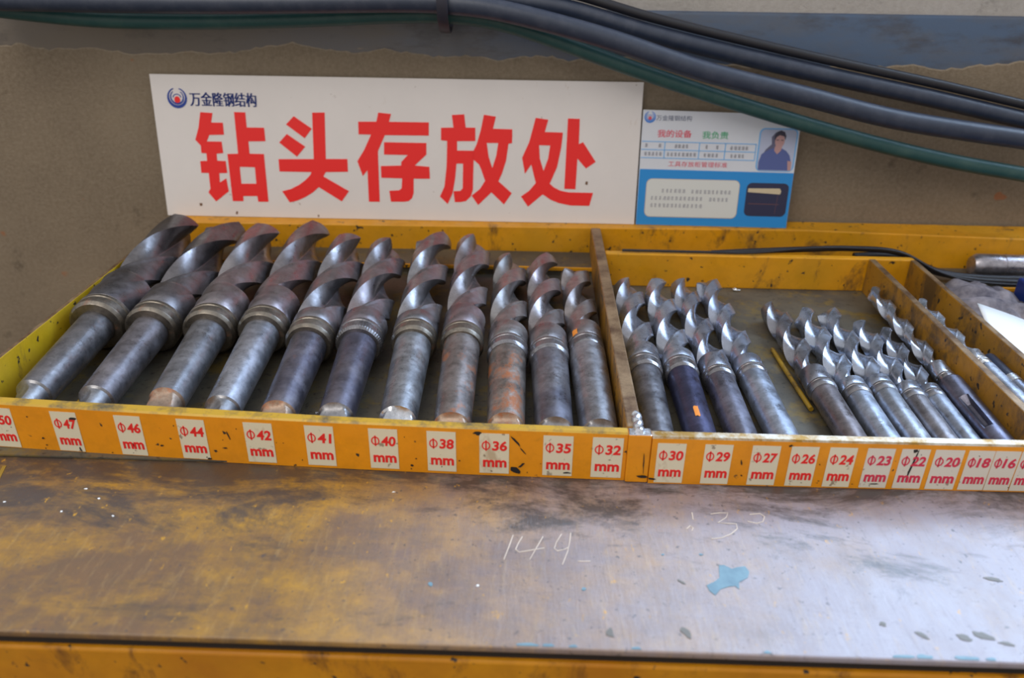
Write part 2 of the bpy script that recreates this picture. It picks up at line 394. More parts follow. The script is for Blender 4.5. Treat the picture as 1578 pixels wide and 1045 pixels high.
# handwritten marks scratched into the paint
STROKES = [[[-6.1, 389.9], [-8.4, 379.3], [-11.2, 367.3]], [[-0.1, 388.8], [-2.6, 382.4], [-4.2, 376.7], [-1.8, 374.4], [4.6, 376.1], [13.9, 378.7]], [[13.1, 389.3], [9.1, 379.1], [4.7, 367.9]], [[25.1, 392.2], [21.6, 384.3], [20.2, 378.6], [22.1, 376.5], [26.6, 378.0], [29.3, 380.0]], [[31.1, 393.4], [30.1, 384.7], [28.5, 376.2], [24.9, 364.4]], [[34.6, 367.8], [42.2, 368.1]], [[125.6, 416.1], [132.1, 417.7], [137.6, 417.7], [135.3, 413.0], [128.7, 407.6], [134.7, 407.2], [140.8, 407.1], [140.3, 402.1], [135.2, 396.9], [128.4, 393.1], [121.5, 391.7]], [[151.9, 416.9], [159.1, 418.2], [161.4, 415.2], [159.0, 409.9], [154.5, 408.1], [148.8, 409.9]], [[113.5, 417.3], [112.9, 410.0]], [[107.2, 400.6], [109.8, 403.7], [111.4, 401.8], [110.2, 398.8]]]
for s_ in STROKES: stroke(s_)
# old seam line left of the tray
stroke([(-373, 447), (-368, 430), (-364, 405), (-360, 380), (-350, 340)], 2.2, plain('seam_yellow', S(150, 120, 40)), 'seam_line')
for cx, cy in ((-349, 408), (-302, 424), (-288, 414), (-270, 397), (-306, 400), (-90, 430), (-26, 345)):
    blob('grit_speck', jag(cx, cy, 1.0, .7, 7), M_white)

# ------------------------------------------------------------------ tray
tray = empty('drill_bit_tray', (0, 0, .0003)); tag(tray, 'long shallow yellow steel tray with dividers on the bench, size labels along its front', 'tray')
OUT1 = [(-.424, .4698), (-.3771, .4671), (-.3041, .4625), (-.2329, .4587), (-.1401, .4549), (-.0491, .4520), (.0710, .4500)]
IN1 = [(-.424, .4790), (-.3829, .4766), (-.3090, .4722), (-.2368, .4687), (-.1419, .4633), (-.0497, .4594), (.0710, .4580)]
OUT2 = [(.0875, .4475), (.2167, .4480), (.3385, .4490), (.64, .4510)]
IN2 = [(.0875, .4563), (.2197, .4562), (.3432, .4571), (.64, .4590)]
H = .040
fr = strip('front_rail', OUT1, IN1, 0, H, (M_rail, M_edgey), tray)
fr2 = strip('front_rail', OUT2, IN2, 0, H-.0008, (M_rail, M_edge), tray)
tray_floor = box('tray_floor', -.4165, .0705, .458, .819, .0002, .0015, M_bin, tray)
box('rear_ledge', -.4165, .0705, .8195, .868, .0002, .0108, M_bin, tray)
box('ledge_edge', -.4165, .0705, .8175, .8200, .0075, .0115, M_pback, tray, .0004)
box('tray_floor', .080, .640, .455, .800, .0002, .0015, M_bin, tray)
box('tray_floor', .080, .640, .8035, .868, .0002, .0012, M_bin, tray)
BACK = [(-.424, .8620), (-.164, .8670), (.063, .8725), (.321, .8800), (.450, .8720), (.640, .8605)]
strip('back_plate', BACK, [(x, .9105) for x, y in BACK], 0, H, (M_pback, M_pback), tray)
box('side_plate', -.4205, -.4165, .478, .862, 0, H+.0005, M_pside, tray, .0008, M_edgeb)
box('divider', .0705, .0815, .4575, .870, .0015, H+.0008, M_pdiv, tray, .0012, M_edgeb)
box('divider', .3625, .3695, .4570, .7930, .0015, H-.0005, M_pdiv, tray, .001, M_edgeb)
box('divider', .4065, .4125, .4575, .7930, .0015, H-.0005, M_pdiv, tray, .001, M_edgeb)
box('divider_end', .0712, .0872, .4478, .4572, 0, H+.0002, M_rail, tray, .001, M_bright)
ip = box('inner_back_plate', .0820, .4125, .7935, .8030, .0015, H-.0012, M_pback, tray, .001)
box('inner_back_plate', .4130, .640, .8015, .8035, .0015, .006, M_pback, tray, .0003)
# weld bead on the joint
vs = []; fs = []
bead = []
for k in range(9):
    bead.append((.0785+.0012*math.sin(k*2.1), .4515+k*.0028, H+.0004))
wdb = tube('weld_bead', bead, .0032, M_bright, tray, 8, 3)

# size labels
LAB = [('50', -380, -361), ('47', -334, -315), ('46', -289, -270), ('44', -245, -225), ('42', -198, -177.5), ('41', -155, -134.5), ('40', -110, -89.5), ('38', -69, -48.5),
       ('36', -32, -11), ('35', 13, 34), ('32', 47.5, 69), ('30', 93, 113), ('29', 126, 145.5), ('27', 159, 178.5), ('26', 186, 205), ('24', 212.5, 231.5), ('23', 238.5, 257.5),
       ('22', 262, 281.5), ('20', 285, 305), ('18', 308, 325.8), ('16', 326.2, 343.5), ('', 344.2, 361)]
for s_, x0, x1 in LAB:
    x0 *= MM; x1 *= MM
    P = OUT1 if x1 < .08 else OUT2
    for _ in range(2): xa_, xb_ = (x0, x1) if _ == 0 else (xa_, xb_); f0 = interp(P, x0*1.02)/.455
    x0 *= f0; x1 *= f0
    P = OUT1 if x1 < .08 else OUT2
    if x1 < -.05:   # face stands nearer the back on the left: the print line follows the rail
        pass
    a = Vector((x0, interp(P, x0), 0)); b = Vector((x1, interp(P, x1), 0)); u = (b-a).normalized(); nrm = Vector((u.y, -u.x, 0)); W = (b-a).length
    z0, z1 = (.0022, .0360) if x1 < .08 else (.0012, .0345)
    hh = z1-z0
    to3 = lambda p, q, d, a=a, u=u, nrm=nrm, z0=z0: a+u*p+Vector((0, 0, z0+q))+nrm*(d+.0001)
    late = s_ in ('23', '22', '20', '18', '16', '')
    st = extrude_poly('size_label', [(0, 0), (W, 0), (W, hh), (0, hh)], M_labp if late else M_lab, tray, to3, .00025)
    if s_: st['label'] = 'off-white sticker printed \u03a6%s mm in red' % s_
    m_ = M_lpink if late else M_lred
    to3b = lambda p, q, d, f=to3: f(p, q, d+.00025)
    cx_, cy_, rx_, ry_ = .225*W, .70*hh, .145*W, .105*hh
    el = lambda a, b, n=20: [(cx_+a*math.cos(2*PI*k/n), cy_+b*math.sin(2*PI*k/n)) for k in range(n)]
    merged_glyph('lettering', [[el(rx_, ry_), el(rx_-.0008, ry_-.0008)], [[(cx_-.0005, cy_-ry_*1.22), (cx_+.0005, cy_-ry_*1.22), (cx_+.0005, cy_+ry_*1.22), (cx_-.0005, cy_+ry_*1.22)]]], m_, st, to3b, .00025)
    if s_: text('lettering', s_, (.43*W, .58*hh, .93*W, .82*hh), m_, st, to3b, .028, shear=.08)
    text('lettering', 'mm', (.12*W, .16*hh, .92*W, .34*hh), m_, st, to3b, .032)
# dirt scrapes on the front rail
def rail_mark(x, z, pts):
    P = OUT1 if x < .08 else OUT2
    y = interp(P, x)
    return extrude_poly('scrape', [(p*MM, q*MM) for p, q in pts], M_dark, tray, lambda u, v, d: Vector((x+u, interp(P, min(max(x+u, P[0][0]), P[-1][0]))-d-.0003, z+v)), .0002)
for x, z, rx, rz, an in ((-.352, .012, .9, .8, 0), (-.325, .004, .6, 2.5, .3), (-.211, .024, .5, 4.5, .25), (-.215, .013, 1.8, .5, 0), (-.262, .012, 1.2, .6, .2), (-.228, .003, 2.2, .7, 0),
                         (-.006, .030, 5, .8, -.9), (-.001, .022, 4, .5, -.9), (-.006, .006, 4, 2.5, -.4), (-.002, .010, 3, .7, .8), (-.08, .006, 1, .8, 0), (.0835, .006, 4, 1.2, 0),
                         (.090, .004, 3, .8, -.2), (.1505, .020, .5, 2, .2), (.152, .009, .8, .6, 0), (.083, .018, .4, 8, .05), (.2675, .020, .7, 13, -.12), (.2675, .033, 1.8, 1.4, 0),
                         (-.033, .036, 3, 1.6, 0), (.245, .0045, 3, .5, 0), (.182, .035, 1.6, .7, .5), (-.325, .0305, 2.6, 1.2, .2), (-.283, .0105, 1, 2, .3), (.030, .005, 3, .7, 0)):
    rail_mark(x, z, jag(0, 0, rx, rz, 11, an))
for k in range(34):
    x = random.uniform(-.40, .36)
    if abs(x-.075) > .02: rail_mark(x, random.choice((.003, .004, .006, .012, .02, .03)), jag(0, 0, random.uniform(.25, .7), random.uniform(.25, .6), 7, 0))

# ------------------------------------------------------------------ drill bits
def lathe(prof, seg=48):
    vs = []; fs = []
    for s, r in prof:
        for k in range(seg): vs.append((r*math.cos(2*PI*k/seg), s, r*math.sin(2*PI*k/seg)))
    for i in range(len(prof)-1):
        for k in range(seg): fs.append((i*seg+k, i*seg+(k+1) % seg, (i+1)*seg+(k+1) % seg, (i+1)*seg+k))
    fs.append(tuple(range(seg))); fs.append(tuple((len(prof)-1)*seg+k for k in range(seg)))
    return vs, fs
def shank_geo(r0, r1, L, tang, roll, slot=None, seg=56):
    """Morse taper shank along +Y from s=0: flats of the tang at the start, taper opening to r1"""
    ss = [0, .0008]+[tang*k/18 for k in range(1, 19)]+[tang+.0015, tang+.004]+[tang+.004+(L-tang-.006)*k/14 for k in range(1, 15)]+[L-.001, L]
    vs = []; fs = []
    nx, nz = math.cos(roll), math.sin(roll)
    for s in ss:
        r = r0+(r1-r0)*min(1, s/L)
        if s < tang*.98: r = r0*.93
        if s == 0: r *= .93
        if s >= L-.0005: r *= .97
        rr = r0*1.0; h = r0*.46
        if s < tang:
            t = s/tang; w_ = h if t < .5 else h+(r0-h)*(1-math.sqrt(max(0, 1-((t-.5)/.5)**2)))
        else: w_ = 9
        for k in range(seg):
            q = 2*PI*k/seg; rk = r
            if slot and slot[0] < s < slot[1]:
                dq = (q-slot[2]+PI) % (2*PI)-PI
                if abs(dq) < slot[3]: rk = r*.45
            x, z = rk*math.cos(q), rk*math.sin(q)
            c = x*nx+z*nz
            if abs(c) > w_:
                e = (w_ if c > 0 else -w_)-c; x += nx*e; z += nz*e
            vs.append((x, s, z))
    for i in range(len(ss)-1):
        for k in range(seg): fs.append((i*seg+k, i*seg+(k+1) % seg, (i+1)*seg+(k+1) % seg, (i+1)*seg+k))
    fs.append(tuple(range(seg))); fs.append(tuple((len(ss)-1)*seg+k for k in range(seg)))
    fm = [(1 if ss[min(f[0]//seg, len(ss)-1)] < tang-.0002 else 0) for f in fs]; fm[-1] = 0
    return vs, fs, fm
def flute_geo(R, L, plain_, phase, hlead=2.2, seg=72, tipang=1.03):
    """fluted body from s=0 (collar side) to the point at s=L"""
    D = 2*R; run = 1.05*D; La = 1.28; web = .80
    lead = hlead*D*2
    ns = max(50, int(L/(D*.045))); ns = min(ns, 190)
    ss = [0, .0005]+[plain_*k/2 for k in (1, 2)]+[plain_+(L-R*.66-plain_)*k/ns for k in range(1, ns+1)]
    vs = []; fs = []
    def ring(s, rad=1., flat=None):
        x = (s-plain_)/run; d = 0 if x <= 0 else (web if x >= 1 else web*math.sqrt(1-(1-x)**2))
        tw = phase+2*PI*(s-plain_)/lead
        for k in range(seg):
            q = 2*PI*k/seg; ph = q % PI
            if ph < .13: r = 1.
            elif ph < La: r = .972 if d > 0 else 1.
            else:
                t = (ph-La)/(PI-La); g = math.sin(PI*t**.85)**.62 if 0 < t < 1 else 0
                r = (.972 if t < .5 and d > 0 else 1.)*(1-d*g)
            r = min(r, 1)*R
            if flat is not None: r = min(r, R*1.0)*rad; sy = flat-(r)*.6
            else: sy = s
            rr = r*(.985 if s == 0 else 1)
            a = q+tw
            vs.append((-rr*math.cos(a), sy, rr*math.sin(a)))
    # note the mirrored x: keeps the helix right-handed along +Y
    for s in ss: ring(s)
    for f_ in (1., .85, .65, .45, .25, .08): ring(L-R*(.30+.34*f_), f_, L)
    n = len(vs)//seg
    for i in range(n-1):
        for k in range(seg): fs.append((i*seg+k, i*seg+(k+1) % seg, (i+1)*seg+(k+1) % seg, (i+1)*seg+k))
    fs.append(tuple(range(seg))); fs.append(tuple((n-1)*seg+k for k in range(seg)))
    return vs, fs
# where (mm from the wall-side origin, along the bench depth) a flute crosses the upper side, and the length of plain neck
CROSS = {50: (771, .95, 2.7), 47: (740, .75, 2.7), 46: (760, .85, 2.6), 44: (766, .90, 2.6), 42: (662, .40, 2.3), 41: (675, .50, 2.2), 40: (666, .40, 2.15), 38: (702, .85, 2.3),
         36: (685, .70, 2.3), 35: (667, .75, 2.1), 32: (695, .80, 2.25), 30: (648, .7, 2.3), 29: (635, .45, 2.3), 27: (662, .8, 2.3), 26: (638, .6, 2.3), 24: (628, .9, 2.3),
         23: (601, .5, 2.3), 22: (599, .5, 2.3), 20: (602, .6, 2.3), 18: (592, .4, 2.3), 16: (669, 1.1, 2.6)}
def drill(D, sd, tail, tip, colfrac, mats, label, phase, roll, group=None, zt=None, zp=None, ringm=None, tang=.016, slot=None, plainf=.55, hlead=2.5, taper=.885, cat='drill bit', name='drill_bit', collar=True):
    """tail and tip are floor positions in mm; the bit lies along the line between them"""
    R = D/2000; zt = R if zt is None else zt; zp = R if zp is None else zp
    a = Vector((tail[0]*MM, tail[1]*MM, zt+.0022)); b = Vector((tip[0]*MM, tip[1]*MM, zp+.0022)); L = (b-a).length
    d = (b-a)/L
    root = empty(name, a); root.rotation_mode = 'QUATERNION'
    xa = d.cross(Vector((0, 0, 1))).normalized(); za = xa.cross(d)
    root.rotation_quaternion = Matrix((xa, d, za)).transposed().to_quaternion()
    tag(root, label, cat, group)
    Ls = L*colfrac; rs = sd/2000
    cw = .016 if D > 28 else .009   # neck collar
    vs, fs, fm = shank_geo(rs*taper, rs, Ls, tang, roll, slot)
    mesh('shank', vs, fs, [mats[0], mats[2]], root, 32, fm)
    s0 = Ls
    if D in CROSS: cross, plainf, hlead = CROSS[D]
    if collar:
        g = R
        pr = [(s0-.0006, rs*.80), (s0-.0002, g*.90), (s0+.0022, g*.985), (s0+.003, g), (s0+cw*.62, g), (s0+cw*.66, g*.965), (s0+cw*.78, g*.965), (s0+cw*.82, g*.998), (s0+cw, g*.998), (s0+cw+.0003, g*.9)]
        vs, fs = lathe(pr, 112 if D == 41 else 56)
        if D == 41:   # knurled band
            vs = [(x*.982, y, z*.982) if (s0+.002 < y < s0+cw*.6 and i_ % 2) else (x, y, z) for i_, (x, y, z) in enumerate(vs)]
        mesh('neck_collar', vs, fs, ringm or M_ring, root, 18)
        s0 += cw
    if D in CROSS:
        sc_ = (cross*MM-a.y)-s0-D*plainf*MM
        phase = PI/2+math.atan2(-a.x, .320)-2.21-2*PI*sc_/(hlead*D*MM*2)
    vs, fs = flute_geo(R, L-s0, D*plainf*MM, phase, hlead)
    if D in (32, 29):
        s1, s2, q1, q2, rad = (s0+.0005, s0+.0105, 2.10, 2.42, R+.00015) if D == 32 else (Ls*.30, Ls*.42, 1.55, 1.85, rs*.955)
        pv = [(rad*math.cos(q1+(q2-q1)*i_/4), s1+(s2-s1)*j_/3+random.uniform(-.0012, .0012), rad*math.sin(q1+(q2-q1)*i_/4)) for j_ in range(4) for i_ in range(5)]
        pf = [(j_*5+i_, j_*5+i_+1, j_*5+i_+6, j_*5+i_+5) for j_ in range(3) for i_ in range(4)]
        mesh('orange_spot', pv, pf, M_spot, root, 60)
    o = mesh('fluted_body', [(x, y+s0, z) for x, y, z in vs], fs, mats[1], root, 38)
    return root

B_ = lambda c, **k: steel('steel_'+str(len(bpy.data.materials)), S(*c), **k)
left_g = 'large twist drill bits in the left compartment'; mid_g = 'medium drill bits in the middle compartment'; r_g = 'small drill bits in the middle compartment'; rr_g = 'drill bits in the narrow right compartment'
DR = [
 # D, shank, tail, tip, colfrac, shank colour, body colour, rust, tang material, ring, label, phase, roll
 (50, 32, (-381, 480), (-391, 838), 0.379, (132, 130, 134), (118, 115, 118), .10, M_tang, M_goldring, 'thickest grey drill bit, leftmost in the tray beside the yellow side plate', 0, 2.25),
 (47, 32, (-331, 478), (-342, 842), 0.369, (134, 130, 136), (120, 116, 119), .12, M_tang, M_goldring, 'thick dark drill bit, second from the left, just right of the yellow rod', 0, 2.35),
 (46, 32, (-275, 475), (-295, 824), 0.388, (140, 140, 146), (138, 133, 135), .25, M_rusty, M_goldring, 'grey drill bit with rust-rimmed tang, third from the left wall of the tray', 0, 1.75),
 (44, 32, (-230, 472), (-246, 842), 0.383, (166, 168, 178), (136, 131, 134), .10, M_tang, M_goldring, 'drill bit with very shiny mottled shank, fourth from the left wall', 0, 2.3),
 (42, 32, (-186, 467), (-196, 808), 0.378, (128, 124, 132), (132, 129, 133), .22, M_rusty, M_goldring, 'drill bit with rusty orange tang and gold-tinted collar, behind the \u03a642 label', 0, 1.75),
 (41, 32, (-142, 466), (-153, 800), 0.389, (122, 118, 128), (132, 128, 132), .10, M_tang, M_ring, 'dark purplish drill bit with knurled collar, behind the \u03a641 label', 0, 1.65),
 (40, 32, (-95, 465), (-107, 832), 0.368, (158, 160, 166), (138, 136, 140), .15, M_bright, M_goldring, 'pale grey drill bit with bright round tang face, behind the \u03a640 label', 0, 1.3),
 (38, 32, (-54, 464), (-62, 824), 0.378, (146, 138, 136), (140, 135, 138), .45, M_rusty, M_goldring, 'half rusted drill bit with orange tang, behind the \u03a638 label', 0, 1.6),
 (36, 32, (-14, 463), (-21, 804), 0.364, (152, 144, 138), (148, 144, 144), .55, M_rusty, M_ring, 'brown-stained drill bit with rust ring at its end, left neighbour of the \u03a635 bit', 0, 1.6),
 (35, 32, (22, 462), (14, 810), 0.351, (138, 136, 142), (142, 136, 138), .18, M_tang, M_ring, 'mottled grey drill bit, second to the left of the thick divider', 0, 1.45),
 (32, 32, (55, 462), (49, 785), 0.427, (160, 160, 166), (150, 142, 142), .15, M_tang, M_ring, 'drill bit with orange spot on its neck, just left of the thick divider', 0, 1.45),
]
for i, (D, sd, ta, ti, cf, c1, c2, ru, tm, rg, lb, ph, ro) in enumerate(DR):
    red = .22 if D in (46, 44, 41, 38, 35) else 0
    drill(D, sd, ta, ti, cf, (B_(c1, rust=ru, seed=i+1, blue=.4 if D in (41, 35, 42) else 0), B_(c2, rust=.0, seed=i+20, red=red, rough=.34, calm=.5), tm), lb, ph, ro, left_g, ringm=rg, tang={50: .030, 47: .029, 46: .032, 44: .028, 42: .028, 41: .028, 40: .026, 38: .021, 36: .019, 35: .017, 32: .018}[D], taper=.81 if D > 40 else .86, hlead=2.75 if D > 37 else 2.45, zt=max(D/2000-.0075, .0146) if D > 37 else D/2000, zp=D/2000+(.0125 if D > 37 else 0))
DR2 = [
 (30, 26, (97.5, 460), (102.5, 755), 0.368, (136, 134, 138), (150, 150, 158), .08, 'plain dull grey drill bit, first to the right of the thick divider', .3, 1.5),
 (29, 26, (129, 460), (132, 757), 0.364, (84, 84, 112), (160, 164, 176), .10, 'drill bit with dark blue-black shank and shiny collar, behind the \u03a629 label', .8, 1.5),
 (27, 24.5, (160.5, 460), (160.5, 763), 0.342, (128, 126, 138), (150, 152, 164), .12, 'grey-brown drill bit between the blue-black one and the bright \u03a626 one', .5, 1.4),
 (26, 24.5, (191, 460), (188.5, 772), 0.356, (176, 184, 200), (158, 164, 180), .05, 'bright steel drill bit on the right side of the medium four, behind the \u03a626 label', 2.6, 1.4),
]
for i, (D, sd, ta, ti, cf, c1, c2, ru, lb, ph, ro) in enumerate(DR2):
    drill(D, sd, ta, ti, cf, (B_(c1, rust=ru, seed=i+31, blue=.5 if D == 29 else .15), B_(c2, rust=.04, seed=i+50, rough=.27, calm=.9), M_tang), lb, ph, ro, mid_g, tang=.012, plainf=.42)
DR3 = [
 (24, 21.5, (243, 459.5), (242, 716), 0.360, (134, 126, 128), (140, 140, 148), .12, 'dull brownish drill bit beside the yellow rod, leftmost of the five small ones', 1.2),
 (23, 20.5, (268, 459.5), (270, 705), 0.350, (180, 188, 204), (168, 176, 192), .08, 'drill bit with bright scarred shank, behind the \u03a623 label', 1.9),
 (22, 20, (291, 459.5), (295.5, 710), 0.370, (172, 176, 186), (164, 170, 184), .10, 'bright drill bit in the middle of the five small ones', .9),
 (20, 19, (312, 459.5), (318, 685), 0.380, (140, 136, 140), (164, 170, 184), .12, 'small drill bit with brown shank and shiny neck, fourth of the five small ones', 2.4),
 (18, 17.0, (330.4, 459.5), (336.6, 674), 0.420, (162, 168, 182), (144, 148, 160), .08, 'shortest small drill bit, right of the brown-shanked one', .2),
]
for i, (D, sd, ta, ti, cf, c1, c2, ru, lb, ph) in enumerate(DR3):
    drill(D, sd, ta, ti, cf, (B_(c1, rust=ru, seed=i+61), B_(c2, rust=.02, seed=i+70, rough=.26, calm=.9), M_tang), lb, ph, 1.5, r_g, tang=.010, plainf=.5)
# slim bit held in a wide taper sleeve, next to the second divider
r16 = drill(16, 20.5, (351.6, 459.5), (354, 750), .385, (B_((118, 118, 134), rust=.06, seed=80, blue=.3), B_((176, 182, 196), rust=.02, seed=81, rough=.24, calm=.9), M_tang),
      'slim bright drill bit held in a wide slotted taper sleeve against the second divider', 1.1, 1.5, r_g, zt=.0105, zp=.0185, tang=.010, slot=(.045, .078, 2.2, .38), plainf=1.1)
# narrow compartment: two bits on the floor, one bright bit lying on top of them, and a dark-ended pin
drill(14, 14, (380, 460), (378.5, 690), .40, (B_((140, 140, 148), seed=84), B_((150, 154, 164), seed=85), M_tang), 'thin drill bit low in the narrow compartment, mostly hidden by the second divider', .4, 1.5, rr_g, tang=.008)
drill(14, 14, (397.5, 460), (396.5, 690), .40, (B_((140, 140, 148), seed=86), B_((150, 154, 164), seed=87), M_tang), 'thin drill bit low in the narrow compartment, under the bright one', 1.4, 1.5, rr_g, tang=.008)
drill(15, 15, (385, 480), (383.5, 712), .44, (B_((170, 176, 190), rust=.04, seed=82), B_((196, 204, 218), seed=83, rough=.24, calm=.9), M_tang), 'bright slim drill bit lying on top in the narrow right compartment', 2.0, 1.5, rr_g, zt=.0224, zp=.0235, tang=.008, ringm=M_bright, plainf=.9)

# dark-ended steel pin in the narrow compartment
pin = empty('steel_pin', (.3990, .500, .0226)); tag(pin, 'steel pin with a black end cap in the narrow right compartment', 'pin')
pv = .0059
vs, fs = lathe([(0, pv*.9), (.0008, pv), (.060, pv), (.0605, pv*.85)], 28); mesh('pin_body', vs, fs, steel('pin_steel', S(150, 156, 172), .05, .3, 90), pin, 35)
vs, fs = lathe([(.0605, pv*.8), (.061, pv*1.08), (.070, pv*1.08), (.0705, pv*.8)], 28); mesh('bright_ring', vs, fs, M_bright, pin, 35)
vs, fs = lathe([(.0705, pv*.7), (.071, pv*.98), (.104, pv*.98), (.1055, pv*.9), (.106, pv*.7)], 28); mesh('end_cap', vs, fs, plain('black_cap', S(46, 52, 70), .35), pin, 35)

# thin rods on the compartment floors
rod = tube('yellow_rod', [(.2275, .648, .0043), (.2285, .610, .0043), (.2300, .575, .0043), (.2315, .545, .0043)], .0021, M_goldrod, None, 10, 4)
tag(rod, 'thin yellow painted rod on the floor left of the five small bits', 'rod')
rod2 = tube('yellow_rod', [(-.3585, .500, .0040), (-.3610, .540, .0040), (-.3640, .575, .0040), (-.366, .60, .0040)], .0018, M_goldrod, None, 10, 4)
tag(rod2, 'thin yellow rod lying between the two leftmost drill bits', 'rod')
def swarf(loc, n, lbl):
    pts = []
    for k in range(n):
        q = k*.9; pts.append(Vector(loc)+Vector((math.cos(q)*.003+k*.0008, math.sin(q)*.0022, .001+abs(math.sin(k*1.7))*.0016)))
    o = tube('metal_shaving', pts, .0009, M_bright, None, 6, 3); tag(o, lbl, 'metal shaving'); return o
swarf((-.166, .520, .0018), 9, 'small curled bright metal shaving between the \u03a642 and \u03a641 bits')
swarf((.222, .786, .0018), 7, 'small bright metal shaving on the floor by the middle back plate')

# ------------------------------------------------------------------ signs
def board_frame(A, B, lean):
    u = (B-A); u.z = 0; u.normalize(); back = Vector((0, 0, 1)).cross(u)
    v = Vector((0, 0, 1))*math.cos(lean)+back*math.sin(lean); nn = u.cross(v)   # towards the camera
    return lambda p, q, d: A+u*p*MM+v*q*MM+nn*d
def polybox(name, pts, m, parent, f, d0, d1):
    return extrude_poly(name, pts, m, parent, lambda u, v, d: f(u, v, d0+d), d1-d0)
SA = Vector((-.43076, .88324, .0405)); SB = Vector((.12239, .88657, .0405)); fS = board_frame(SA, SB, math.radians(7.7))
sg = polybox('sign_board', [(0, .3), (.0, 159.4), (553.2, 159.4), (553.2, .3)], M_sign, None, fS, -.003, 0)
tag(sg, 'large white sign with big red Chinese characters leaning on the wall behind the bits', 'sign')
GL = [[[[[52.9,119.2],[66.7,118.4],[64.0,108.0],[77.4,107.9],[77.3,94.7],[60.3,94.1],[56.6,86.8],[73.7,86.8],[74.2,74.0],[66.3,73.1],[66.2,65.1],[76.1,64.9],[76.4,51.3],[67.1,50.9],[66.5,40.1],[74.5,45.0],[76.0,30.1],[59.7,17.8],[51.7,28.3],[54.6,32.8],[54.7,50.9],[46.0,50.9],[46.3,64.3],[54.4,64.8],[54.6,73.3],[48.8,73.7],[49.0,82.1],[43.5,88.4],[48.9,102.3]]],[[[91.5,119.9],[104.4,119.7],[104.3,103.2],[124.3,103.2],[124.5,88.2],[104.8,87.7],[104.8,73.8],[121.4,73.7],[121.8,18.6],[109.7,18.4],[109.2,25.1],[92.6,24.8],[92.2,18.8],[79.5,18.6],[78.9,73.0],[91.4,73.5]],[[91.8,58.6],[109.5,58.5],[109.4,39.5],[91.7,39.2]]]],[[[[159.3,116.5],[179.0,103.1],[170.1,92.3],[149.8,107.3]]],[[[149.8,96.7],[170.0,82.9],[159.6,71.4],[140.3,87.0]]],[[[180.7,120.8],[194.9,121.1],[192.9,69.4],[217.9,69.7],[217.8,55.2],[191.9,54.4],[188.7,49.4],[217.8,32.8],[208.6,20.7],[182.5,36.9],[175.2,30.6],[166.1,25.1],[156.1,20.6],[147.1,18.3],[139.1,31.3],[149.4,34.0],[159.4,39.0],[167.6,44.8],[173.4,50.6],[175.2,54.1],[137.9,54.1],[137.9,68.2],[178.9,69.0]]]],[[[[255.9,122.1],[270.4,120.9],[267.7,112.2],[313.0,112.3],[312.7,97.7],[262.4,97.4],[253.7,79.2],[253.4,21.1],[240.6,20.9],[240.6,57.5],[234.9,50.8],[229.4,67.6],[237.6,79.9],[246.6,97.7],[232.3,97.8],[232.6,111.8],[253.3,112.1]]],[[[261.2,89.5],[309.7,89.4],[309.5,76.5],[295.8,63.8],[312.6,62.6],[313.1,49.0],[294.1,48.7],[293.6,31.9],[291.6,26.1],[287.6,22.6],[283.1,21.7],[266.6,21.4],[265.2,34.2],[276.8,35.0],[279.7,37.4],[280.7,48.8],[256.5,49.1],[256.3,62.5],[280.0,63.5],[280.3,67.6],[288.0,75.6],[260.6,75.6]]]],[[[[339.3,120.8],[353.3,121.9],[354.9,107.4],[365.9,107.4],[365.9,92.6],[345.0,92.1],[344.9,81.6],[364.2,81.8],[363.0,37.0],[360.5,29.3],[354.7,23.8],[347.9,22.5],[341.8,22.4],[340.3,35.1],[348.4,35.6],[351.1,38.7],[351.7,67.0],[344.1,66.9],[342.4,50.0],[339.3,32.8],[333.4,20.0],[324.4,28.6],[329.8,40.2],[332.6,63.0],[333.7,92.2],[326.6,92.9],[326.8,106.7],[341.0,107.1]]],[[[375.6,121.8],[389.2,119.9],[386.0,106.6],[408.0,106.3],[407.9,91.0],[403.8,90.2],[401.4,71.7],[396.8,56.6],[392.7,47.5],[408.4,34.1],[399.5,20.8],[384.6,34.6],[369.2,19.5],[361.5,30.3],[371.1,38.1],[377.2,47.8],[373.0,59.9],[370.1,66.4],[363.5,71.9],[363.8,81.7],[367.6,89.5],[371.9,104.2]],[[378.9,90.7],[392.1,90.9],[390.0,77.0],[385.5,62.4],[381.3,75.0]]]],[[[[434.2,119.4],[448.4,117.5],[444.9,104.0],[465.5,103.7],[464.2,87.6],[460.3,65.3],[452.4,45.9],[457.3,41.7],[465.1,38.0],[474.7,36.3],[503.0,36.2],[499.4,21.0],[477.2,21.0],[463.7,23.6],[453.9,27.3],[444.5,33.4],[427.7,18.7],[419.2,30.4],[428.7,37.3],[436.1,46.4],[430.3,67.5],[423.3,56.7],[419.7,74.8],[427.4,92.4]],[[438.8,89.3],[451.5,89.2],[449.6,74.4],[444.7,60.3],[440.1,74.2]]],[[[470.6,119.3],[484.0,119.1],[484.1,91.2],[488.9,93.5],[504.3,71.7],[493.5,64.0],[483.2,75.0],[482.4,40.0],[469.4,40.2]]]]]
for ch in GL: merged_glyph('character', ch, M_red, sg, fS)
def arc(cx, cy, r0, r1, a0, a1, n=28, off=0.):
    o = [(cx+r0*math.cos(a0+(a1-a0)*k/n), cy+r0*math.sin(a0+(a1-a0)*k/n)) for k in range(n+1)]
    i = [(cx+r1*math.cos(a1+(a0-a1)*k/n), cy+off+r1*math.sin(a1+(a0-a1)*k/n)) for k in range(n+1)]
    return o+i
